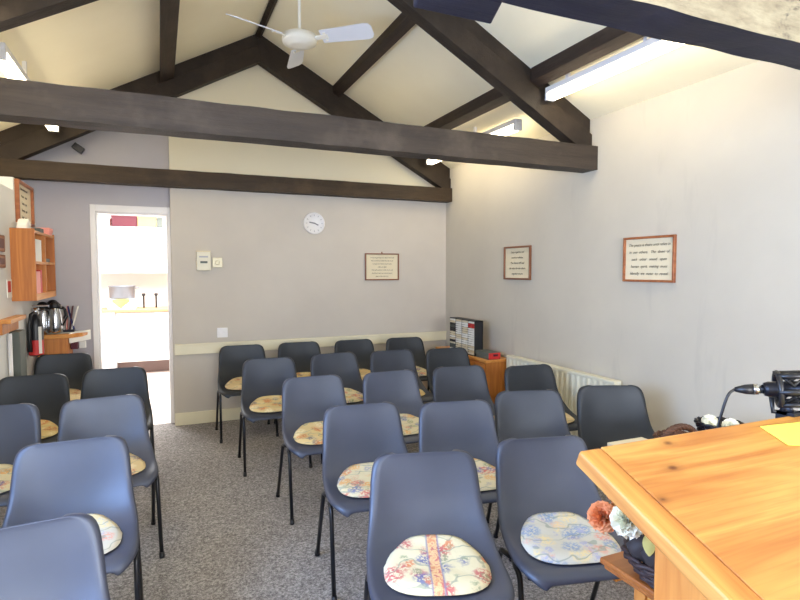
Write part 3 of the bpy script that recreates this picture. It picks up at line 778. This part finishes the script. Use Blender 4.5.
def make_chair():
    o = thing('stacking_chair', 'x', 'chair', (0,0,0), 'grey plastic stacking chairs in rows')
    s = chair_shell().build('seat_shell', M['shell'], o)
    md = s.modifiers.new('s', 'SOLIDIFY'); md.thickness = .006; md.offset = -1
    md = s.modifiers.new('b', 'SUBSURF'); md.levels = md.render_levels = 1
    bake(s)
    for p in s.data.polygons: p.use_smooth = True
    for sx in (-1, 1):
        def arc(p0, p1, p2, n=5):
            p0, p1, p2 = Vector(p0), Vector(p1), Vector(p2)
            return [(p0*(1-t)**2 + p1*2*t*(1-t) + p2*t*t) for t in [i/n for i in range(n+1)]]
        X = sx*.236
        f = [Vector((sx*.19,-.02,.409)), Vector((sx*.225,-.03,.407))] + arc((X,-.075,.405),(X,-.112,.405),(X,-.118,.37)) + [Vector((sx*.242,-.20,.006))]
        r = [Vector((sx*.19,-.02,.409)), Vector((sx*.225,-.005,.407))] + arc((X,.04,.405),(X,.078,.405),(X,.085,.37)) + [Vector((sx*.242,.232,.006))]
        for pth in (f, r):
            l = MB().tube(pth, .0105, 10).build('leg', M['leg'], o)
            e = pth[-1]; MB().lathe([(.013,0),(.0135,.004),(.0125,.03)], (e.x,e.y,0), 10).build('foot_tip', M['black'], l)
        del l
    for yy in (-.075, .04):
        MB().tube([(-.2,yy,.409),(-.12,yy,.418),(.12,yy,.418),(.2,yy,.409)], .009, 8).build('crossbar', M['leg'], o)
    return o
def make_cushion(mat):
    m = MB(); NR, NS = 9, 44
    def outline(a):
        # rounded D: wide at the front, narrower at the back
        c, s = math.cos(a), math.sin(a)
        e = 3.1
        r = 1/((abs(c)**e + abs(s)**e)**(1/e)); x, y_ = r*c, r*s     # y_>0 back
        hw = .186 - .045*max(0, y_)
        return x*hw, -.012 + y_*(.150)
    tops, bots = [], []
    for j in range(NR+1):
        f = j/NR; rt, rb = [], []
        for k in range(NS):
            x, y_ = outline(2*PI*k/NS); x, y_ = x*f, -.012 + (y_+.012)*f
            zb = seat_z(x, y_) + .0045
            wob = .004*noise.noise(Vector((x*22, y_*22, 3)))
            zt = zb + .003 + .026*(1-f**5)**.6 + wob*(1-f**6)
            rt.append((x, y_, zt)); rb.append((x, y_, zb))
        tops.append(rt); bots.append(rb)
    T = [[m.bm.verts.new(p) for p in r] for r in tops[1:]]; B = [[m.bm.verts.new(p) for p in r] for r in bots[1:]]
    ct = m.bm.verts.new(tops[0][0]); cb = m.bm.verts.new(bots[0][0])
    for k in range(NS):
        q = (k+1)%NS
        m._f([ct, T[0][k], T[0][q]], True); m.mi = 1; m._f([cb, B[0][q], B[0][k]], True)
        m._f([T[-1][k], B[-1][k], B[-1][q], T[-1][q]], True); m.mi = 0
        for j in range(NR-1):
            m._f([T[j][k], T[j+1][k], T[j+1][q], T[j][q]], True); m.mi = 1
            m._f([B[j][k], B[j][q], B[j+1][q], B[j+1][k]], True); m.mi = 0
    o = m.build('seat_cushion', [mat, M['cushion_pad']], loc=(0,0,0)); o.location = (0,0,0)
    return o
RB = {'A':'row against the back wall', 'B':'second row from the back wall', 'C':'middle row right of the aisle', 'D':'second row from the camera', 'E':'front row'}
# id: (x, y of top of backrest, facing deg, chair label, cushion material or None, cushion label)
CH = [
 ('A1',.701,5.368,0,'leftmost in the row against the back wall rail','cush_tan'),
 ('A2',1.247,5.369,0,'second from left in the row against the back wall rail','cush_yellow'),
 ('A3',1.805,5.33,0,'third from left in the row against the back wall rail','cush_tan'),
 ('A4',2.357,5.30,-4,'rightmost in the row against the back wall rail','cush_cream'),
 ('B1',.795,4.483,-2,'leftmost in the second row out from the back wall','cush_yellow'),
 ('B2',1.355,4.533,2,'second from left in the second row out from the back wall','cush_cream'),
 ('B3',1.879,4.499,0,'third from left in the second row out from the back wall','cush_yellow'),
 ('B4',2.387,4.415,-4,'nearest the pine cupboard and cassette rack','cush_cream'),
 ('C1',.928,3.598,0,'leftmost in the middle row right of the aisle','cush_yellow'),
 ('C2',1.472,3.562,2,'second from left in the middle row right of the aisle','cush_cream'),
 ('C3',2.018,3.545,-8,'third from left in the middle row right of the aisle','cush_cream'),
 ('C4',2.52,3.374,-5,'in front of the radiator at the end of the middle row','cush_tan'),
 ('D1',.969,2.735,-5,'aisle end of the second row from the camera','cush_cream'),
 ('D2',1.46,2.595,-11,'second from the aisle in the second row from the camera','cush_cream'),
 ('D3',1.985,2.657,-16,'directly behind the pale blue cushioned front row chair','none'),
 ('D4',2.535,2.574,-22,'dark back nearest the right wall just beyond the lectern','none'),
 ('E1',.932,1.905,-15,'front row chair with the striped floral cushion','cush_stripe'),
 ('E2',1.477,1.88,-13,'front row chair next to the lectern with the pale blue floral cushion','cush_blue'),
 ('L1',-.762,5.417,1,'left block, in the far corner in front of the pine desk','cush_tan'),
 ('L2',-.80,4.386,-2,'left block, wall side, second out from the corner desk','cush_yellow'),
 ('L3',-.312,4.467,0,'left block, aisle side, nearest the kitchen doorway','none'),
 ('L4',-.306,3.466,6,'left block, aisle side, second from the kitchen doorway','cush_tan'),
 ('L5',-.815,3.475,-3,'left block, wall side, cut by the left picture edge at mid height','cush_cream'),
 ('L6',-.348,2.63,1,'left block, aisle side, bluish back just beyond the bottom left chair','cush_blue'),
 ('L7',-.385,1.80,7,'bottom left corner of the view, largest back of the left block','none'),
]
CUSHCOL = {'cush_tan':'tan floral','cush_yellow':'yellow floral','cush_cream':'cream floral','cush_stripe':'cream floral','cush_blue':'pale blue floral'}
CUSHON = {'A1':'leftmost chair by the back wall','A2':'second chair from left by the back wall','A3':'third chair from left by the back wall','A4':'rightmost chair of the back wall row',
 'B1':'leftmost chair of the second row out from the back wall','B2':'second chair of the second row out from the back wall','B3':'third chair of the second row out from the back wall','B4':'chair nearest the pine cupboard',
 'C1':'leftmost chair of the middle row right of the aisle','C2':'second chair of the middle row right of the aisle','C3':'third chair of the middle row right of the aisle','C4':'chair in front of the radiator',
 'D1':'aisle chair just behind the striped cushion chair','D2':'chair between and behind the two front row chairs','E1':'front row','E2':'front row chair next to the lectern',
 'L1':'chair in front of the corner desk','L2':'left block wall side chair, second from the corner desk','L4':'left block aisle side chair, second from the doorway','L5':'chair cut by the left picture edge','L6':'chair just beyond the bottom left chair'}
proto = make_chair(); cushp = {}
for i, (cid, px, py, a, lab, cm) in enumerate(CH):
    o = proto if i == 0 else cp(proto)
    ar = math.radians(a); ox, oy = px + .222*math.sin(ar), py - .222*math.cos(ar)
    if cid == 'L1': oy = min(oy, 5.19)
    o.location = (ox, oy, 0); o.rotation_euler = (0,0,ar)
    o['label'] = ('grey plastic chair, ' + lab)
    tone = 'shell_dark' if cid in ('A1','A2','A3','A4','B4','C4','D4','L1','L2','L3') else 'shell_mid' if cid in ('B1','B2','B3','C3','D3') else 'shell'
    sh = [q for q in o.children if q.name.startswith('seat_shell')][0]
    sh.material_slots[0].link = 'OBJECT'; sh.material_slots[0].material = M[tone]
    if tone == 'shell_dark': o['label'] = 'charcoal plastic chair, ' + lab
    if cm == 'none': continue
    if cm not in cushp: c = cushp[cm] = make_cushion(M[cm])
    else: c = cushp[cm].copy(); C.objects.link(c)
    jr = random.uniform(-5, 5) if cid not in ('E1',) else -10
    c.location = (ox, oy, .0); c.rotation_euler = (0,0,ar+math.radians(jr*.6))
    if cid == 'E1': lb = 'cream floral cushion with a central orange stripe on a front row chair'
    else: lb = '%s cushion on the %s' % (CUSHCOL[cm], CUSHON[cid])
    tag(c, lb, 'cushion', 'floral seat cushions')

# ------------------------------------------------------------------ lectern
LX, LY, LZ = .74, .83, 1.15; LW, LD = .90, .58; th = math.radians(21.3)
o = thing('lectern', 'large pine lectern with sloping top at lower right', 'lectern', (LX+LW/2, .5, 0))
def lec(name, m, mat, bev=.004):
    """mesh in top coordinates: x right, y down the slope from the back edge, z up"""
    bmesh.ops.recalc_face_normals(m.bm, faces=m.bm.faces)
    if bev: bmesh.ops.bevel(m.bm, geom=list(m.bm.edges), offset=bev, segments=2, profile=.5, affect='EDGES')
    me = bpy.data.meshes.new(name); m.bm.to_mesh(me); m.bm.free(); me.materials.append(mat)
    q = bpy.data.objects.new(name, me); C.objects.link(q); q.parent = o
    q.matrix_local = Matrix.Translation(Vector((LX, LY, LZ))-Vector(o.location)) @ Matrix.Rotation(th,4,'X') @ Matrix.Scale(-1,4,(0,1,0))
    return q
EB = .055
lec('top_board', MB().box(EB,LW-EB,0,LD,-.034,0), M['pine_top'], .003)
lec('end_batten', MB().box(0,EB-.0008,0,LD,-.034,0), M['pine_end'], .006)
lec('end_batten', MB().box(LW-EB+.0008,LW,0,LD,-.034,0), M['pine_end'], .006)
lec('book_ledge', MB().box(0,LW,LD,LD+.02,-.034,.03), M['pine'], .004)
def tz(y_): return LZ - (LY-y_)*math.tan(th) - .038
for x in (LX+.06, LX+LW-.085):
    MB().prism([(.34,0),(.70,0),(.70,tz(.70)),(.34,tz(.34))], 'X', x, x+.025).build('side_panel', M['pine_z'], o, bevel=.003)
MB().box(LX+.085,LX+LW-.085,.675,.70,.05,tz(.675)-.005).build('front_panel', M['pine_z'], o)
MB().box(LX+.085,LX+LW-.085,.36,.675,.55,.57).build('shelf', M['pine'], o)
MB().box(LX+.085,LX+LW-.085,.36,.675,.06,.08).build('shelf', M['pine'], o)
# yellow paper on the top: follows the slope
R = Matrix.Translation((LX,LY,LZ)) @ Matrix.Rotation(th,4,'X')
mb = MB(); z=.0015
for (x0,y0),(x1,y1),(x2,y2),(x3,y3) in (((.505,-.022),(.72,-.035),(.72,-.14),(.505,-.088)),):
    A=[mb.bm.verts.new(R@Vector((x,y,z))) for x,y in ((x0,y0),(x1,y1),(x2,y2),(x3,y3))]; B=[mb.bm.verts.new(R@Vector((x,y,z+.002))) for x,y in ((x0,y0),(x1,y1),(x2,y2),(x3,y3))]
    mb._f(A[::-1]); mb._f(B)
    for i in range(4): mb._f([A[i],A[(i+1)%4],B[(i+1)%4],B[i]])
PAPER = tag(mb.build('yellow_notepaper', M['yellow']), 'bright yellow sheet of paper lying on the lectern top', 'paper')

# small pine table in front of the lectern with a flower basket
o = thing('small_pine_table', 'small honey pine table with moulded edge tucked against the lectern', 'table', (1.4,1.0,0))
MB().box(1.11,1.62,.75,1.155,.682,.70).box(1.118,1.612,.757,1.147,.668,.682).build('tabletop', M['dark_pine'], o, bevel=.005)
for x in (1.19,1.56):
    for yy in (.80,1.07): MB().box(x-.019,x+.019,yy-.019,yy+.019,0,.668).build('leg', M['pine_z'], o, bevel=.003)
MB().box(1.19,1.56,1.06,1.08,.61,.668).build('apron', M['pine'], o)
MB().box(1.19,1.56,.79,.81,.61,.668).build('apron', M['pine'], o)
MB().box(1.18,1.20,.80,1.07,.61,.668).build('side_apron', M['pine_y'], o)
MB().box(1.55,1.57,.80,1.07,.61,.668).build('side_apron', M['pine_y'], o)
def basket(name, label, cx, cy, z0, r0, r1, h, mat, handle=0, group=None, sq=1.0):
    o = thing(name, label, 'basket', (cx,cy,z0), group)
    m = MB(); rows = max(5, int(h/.009))
    for j in range(rows):
        t = j/(rows-1); r = r0+(r1-r0)*t**.8; zz = z0+.006+t*(h-.01)
        pts = [(cx+(r+.004*math.sin(k*PI/2*1.0+j*PI))*math.cos(2*PI*k/48), cy+(r+.004*math.sin(k*PI/2+j*PI))*sq*math.sin(2*PI*k/48), zz) for k in range(48)]
        m.tube(pts, .0052, 6, closed=True)
    m.lathe([(r0*.98,0),(r0,.006)], (cx,cy,z0), 24)
    m.build('woven_body', mat, o)
    m = MB()
    for s in (0, PI):
        pts = [(cx+(r1+.004+.005*math.cos(k*.9+s))*math.cos(2*PI*k/56), cy+(r1+.004+.005*math.cos(k*.9+s))*sq*math.sin(2*PI*k/56), z0+h+.006*math.sin(k*.9+s)) for k in range(56)]
        m.tube(pts, .0065, 6, closed=True)
    m.build('rim', mat, o)
    if handle:
        m = MB()
        for s in (0, 2.1, 4.2):
            pts = []
            for k in range(41):
                a = PI*k/40
                pts.append((cx+r1*math.cos(a)+.009*math.cos(k*.7+s)*math.cos(a), cy+.012*math.sin(k*.7+s), z0+h+handle*math.sin(a)+.009*math.cos(k*.7+s)*math.sin(a)))
            m.tube(pts, .009, 7)
        m.build('handle', mat, o)
    return o
def carnation(name, label, c, r, mat, seed, group):
    """ruffled flower head: many wavy petals around a centre"""
    m = MB(); rn = random.Random(seed); c = Vector(c)
    for ring, (n, tilt, rr) in enumerate(((11, 2, 1.0), (11, 24, .98), (11, 42, .94), (9, 60, .88), (7, 76, .8), (4, 88, .7))):
        for k in range(n):
            az = 2*PI*(k+ring*.37)/n + rn.uniform(-.2,.2); el = math.radians(tilt + rn.uniform(-9,9))
            d = Vector((math.cos(az)*math.cos(el), math.sin(az)*math.cos(el), math.sin(el)))
            s = Vector((-math.sin(az), math.cos(az), 0)); u = d.cross(s)*-1
            g = []
            for i in range(5):
                row = []
                for j in range(5):
                    t = i/4; w = (j-2)/2
                    wd = r*rr*(.16+.46*t)
                    p = c + d*(r*rr*(.15+.85*t*(1-.12*w*w))) + s*(w*wd) + u*(r*.13*math.sin(j*2.2+k+ring)*t + r*.10*w*w)
                    row.append(m.bm.verts.new(p))
                g.append(row)
            for i in range(4):
                for j in range(4): m._f([g[i][j], g[i+1][j], g[i+1][j+1], g[i][j+1]], True)
    R = Matrix.Translation(c) @ Vector((0,0,1)).rotation_difference(Vector((-.5,-.75,.75))).to_matrix().to_4x4() @ Matrix.Translation(-c)
    bmesh.ops.transform(m.bm, matrix=R, verts=m.bm.verts)
    o = m.build(name, mat); return tag(o, label, 'flower', group)
basket('flower_basket', 'dark wicker basket of dried flowers on the small pine table', 1.20, .99, .70, .078, .112, .062, M['wicker_dark'], 0)
G = 'dried flowers in the dark basket'
carnation('carnation', 'terracotta orange flower at the left of the basket', (1.048,1.08,.857), .038, M['flower_orange'], 1, G)
carnation('carnation', 'large cream white flower in the basket beside the orange flower', (1.050,1.0,.880), .040, M['flower_white'], 2, G)
carnation('carnation', 'small dusty pink flower between cream flower and lectern', (1.10,1.01,.872), .026, M['flower_pink'], 3, G)
carnation('carnation', 'cream flower on the hidden far side of the basket', (1.26,1.05,.86), .045, M['flower_white'], 4, G)
carnation('carnation', 'orange flower above the cream one under the lectern edge', (1.12,1.10,.90), .03, M['flower_orange'], 5, G)
def leafm(name, label, c, L, az, el, mat):
    m = MB(); d = Vector((math.cos(az)*math.cos(el), math.sin(az)*math.cos(el), math.sin(el))); s = Vector((-math.sin(az), math.cos(az), 0)); u = s.cross(d)
    g = []
    for i in range(9):
        t = i/8; w = L*.28*math.sin(PI*min(1,t*.95+.03))**.8
        p = Vector(c)+d*L*t - u*L*.25*t*t*-1
        g.append([m.bm.verts.new(p-s*w+u*w*.3), m.bm.verts.new(p), m.bm.verts.new(p+s*w+u*w*.3)])
    for i in range(8):
        for j in range(2): m._f([g[i][j],g[i+1][j],g[i+1][j+1],g[i][j+1]], True)
    return tag(m.build(name, mat), label, 'leaf', 'leaves in the dark basket')
leafm('dried_leaf', 'yellow olive leaf hanging over the basket rim below the flowers', (1.085,.965,.862), .055, 3.9, -.9, M['leaf'])
rn = random.Random(9)
m = MB()
for k in range(26):
    a = rn.uniform(0,2*PI); r = rn.uniform(.02,.11); c = Vector((1.18+r*math.cos(a), 1.0+r*math.sin(a), .80))
    e = c + Vector((rn.uniform(-.04,.04)+.25*(c.x-1.18), rn.uniform(-.04,.04), rn.uniform(.03,.13)))
    m.tube([c, (c+e)/2+Vector((rn.uniform(-.01,.01),rn.uniform(-.01,.01),0)), e], [.002,.002,.001], 5)
    m.blob(e, rn.uniform(.005,.013), k, .5, sub=1)
for k in range(9):
    a = k*.7; m.blob((1.17+.06*math.cos(a), .99+.055*math.sin(a), .795), .035, k, .6, sub=2)
tag(m.build('dried_foliage', M['leaf_dark']), 'dark dried twigs and foliage filling the flower basket', 'foliage', kind='stuff')

# table behind the lectern with two baskets
o = thing('low_pine_table', 'low honey pine table just beyond the lectern top edge', 'table', (2.3,1.8,0))
MB().box(1.95,2.70,1.48,2.02,.625,.645).build('tabletop', M['dark_pine'], o, bevel=.004)
for x in (2.0,2.65):
    for yy in (1.53,1.97): MB().box(x-.02,x+.02,yy-.02,yy+.02,0,.625).build('leg', M['pine_z'], o, bevel=.003)
tag(MB().box(1.965,2.19,1.84,2.01,.646,.668).build('hymn_book', M['parchment'], bevel=.003), 'flat beige book lying on the table just past the lectern corner', 'book')
basket('wicker_basket', 'brown wicker basket with arched handle beyond the lectern', 2.32, 1.90, .646, .08, .105, .03, M['wicker'], .055)
basket('black_basket', 'black rimmed basket of white flowers beyond the lectern', 2.55, 1.86, .646, .08, .10, .088, M['blackmetal'])
for k, (dx, dy, lb) in enumerate(((-.06,.0,'white flower at the left of the black basket'),(0,.05,'white flower at the far side of the black basket'),(.03,-.04,'white flower at the near side of the black basket'))):
    carnation('white_flower', lb, (2.55+dx,1.86+dy,.725), .04, M['flower_white'], 20+k, 'white flowers in the black basket')

# ------------------------------------------------------------------ microphone
mc = Vector((1.402, .835, 1.212)); ax = Vector((.66, -.74, .10)).normalized()
o = thing('microphone', 'black microphone in a shock mount on the lectern top edge', 'microphone', (1.345,.83,1.15))
side = Vector((0,0,1)).cross(ax).normalized(); up = ax.cross(side)
def ringpts(c, r, n=28): return [c + side*math.cos(2*PI*k/n)*r + up*math.sin(2*PI*k/n)*r for k in range(n)]
MB().tube([mc-ax*.06, mc-ax*.05, mc+ax*.06, mc+ax*.062, mc+ax*.13, mc+ax*.15], [.016,.019,.019,.024,.024,.014], 18).build('mic_body', M['blackmetal'], o)
q = MB()
for t, r in ((-.030,.040),(.030,.040)): q.tube(ringpts(mc+ax*t, r), 0.0065, 8, closed=True)
for k in range(6):
    a = 2*PI*k/6; d = side*math.cos(a)*.040+up*math.sin(a)*.040
    q.tube([mc-ax*.035+d, mc+ax*.035+d], .007, 8)
    d2 = side*math.cos(a+.5)*.021+up*math.sin(a+.5)*.021
    q.tube([mc-ax*.025+d, mc+d2, mc+ax*.025+d], .004, 6)
q.build('shock_mount', M['black'], o)
MB().tube([mc-ax*.050, mc-ax*.070, mc-ax*.072, mc-ax*.082], [.0115,.0115,.0135,.0135], 14).build('connector_collar', M['chrome'], o)
MB().tube([mc-ax*.082, mc-ax*.100, mc-ax*.122], [.0135,.012,.006], 14).build('connector', M['black'], o)
base = Vector((1.392, .848, 1.150))
yk = MB()
lo = mc - up*.060
yk.tube([mc-ax*.045-up*.02, mc-ax*.045-up*.055, lo, mc+ax*.045-up*.055, mc+ax*.045-up*.02], .006, 8)
yk.build('yoke', M['black'], o)
MB().tube([lo+Vector((0,0,.006)), lo-Vector((0,0,.012)), base+Vector((0,0,.02)), base], [.008,.011,.014,.015], 16).build('stand_stub', M['blackmetal'], o)
MB().box(1.376,1.408,.815,.858,1.150,1.157).box(1.376,1.408,.8305,.858,1.09,1.157).build('clamp', M['blackmetal'], o)
e = mc-ax*.122
cab = []
ctrl = [e, e+Vector((-.016,.004,-.012)), e+Vector((-.024,.012,-.05)), e+Vector((-.030,.020,-.11)), e+Vector((-.02,.020,-.2)), Vector((1.33,.875,.85)), Vector((1.36,.90,.7045))]
for i in range(len(ctrl)-1):
    p0, p1, p2, p3 = ctrl[max(i-1,0)], ctrl[i], ctrl[i+1], ctrl[min(i+2,len(ctrl)-1)]
    for k in range(7):
        t = k/7; cab.append(.5*((2*p1)+(p2-p0)*t+(2*p0-5*p1+4*p2-p3)*t*t+(3*p1-p0-3*p2+p3)*t**3))
MB().tube(cab, .0035, 8).build('cable', M['black'], o)

# ------------------------------------------------------------------ lights and camera
def area(name, loc, rot, sx, sy, power, col):
    l = bpy.data.lights.new(name, 'AREA'); l.shape = 'RECTANGLE'; l.size = sx; l.size_y = sy; l.energy = power; l.color = col
    o = bpy.data.objects.new(name, l); C.objects.link(o); o.location = loc; o.rotation_euler = rot; return o
area('daylight_left_window', (XL-.42, (WY0+WY1)/2, (WZ0+WZ1)/2+.02), (0, -PI/2, 0), WZ1-WZ0, WY1-WY0, 150, (.38,.58,1))
area('daylight_front_window', ((FX0+FX1)/2, Y0-.25, (FZ0+FZ1)/2), (PI/2+.35, 0, 0), FX1-FX0, FZ1-FZ0, 215, (.95,.97,1))
area('kitchen_ceiling_light', (-.2, 7.6, 2.66), (0,0,0), 1.6, 1.6, 165, (1,.99,.98))
w = bpy.data.worlds.new('World'); SC.world = w; w.use_nodes = True
w.node_tree.nodes['Background'].inputs[0].default_value = (.6,.75,1,1); w.node_tree.nodes['Background'].inputs[1].default_value = 1.0

cam = bpy.data.cameras.new('Camera'); co = bpy.data.objects.new('Camera', cam); C.objects.link(co)
cam.sensor_width = 36; cam.lens = 36*552/800; cam.clip_start = .05
yaw, pit = math.radians(23.5), math.atan(30/552)
co.location = (0,0,1.5); co.rotation_euler = (PI/2-pit, 0, -yaw)
SC.camera = co
SC.view_settings.view_transform = 'Standard'; SC.view_settings.look = 'None'
SC.view_settings.exposure = .30; SC.view_settings.gamma = 1
SC.cycles.max_bounces = 8; SC.cycles.diffuse_bounces = 5
SC.cycles.use_denoising = True
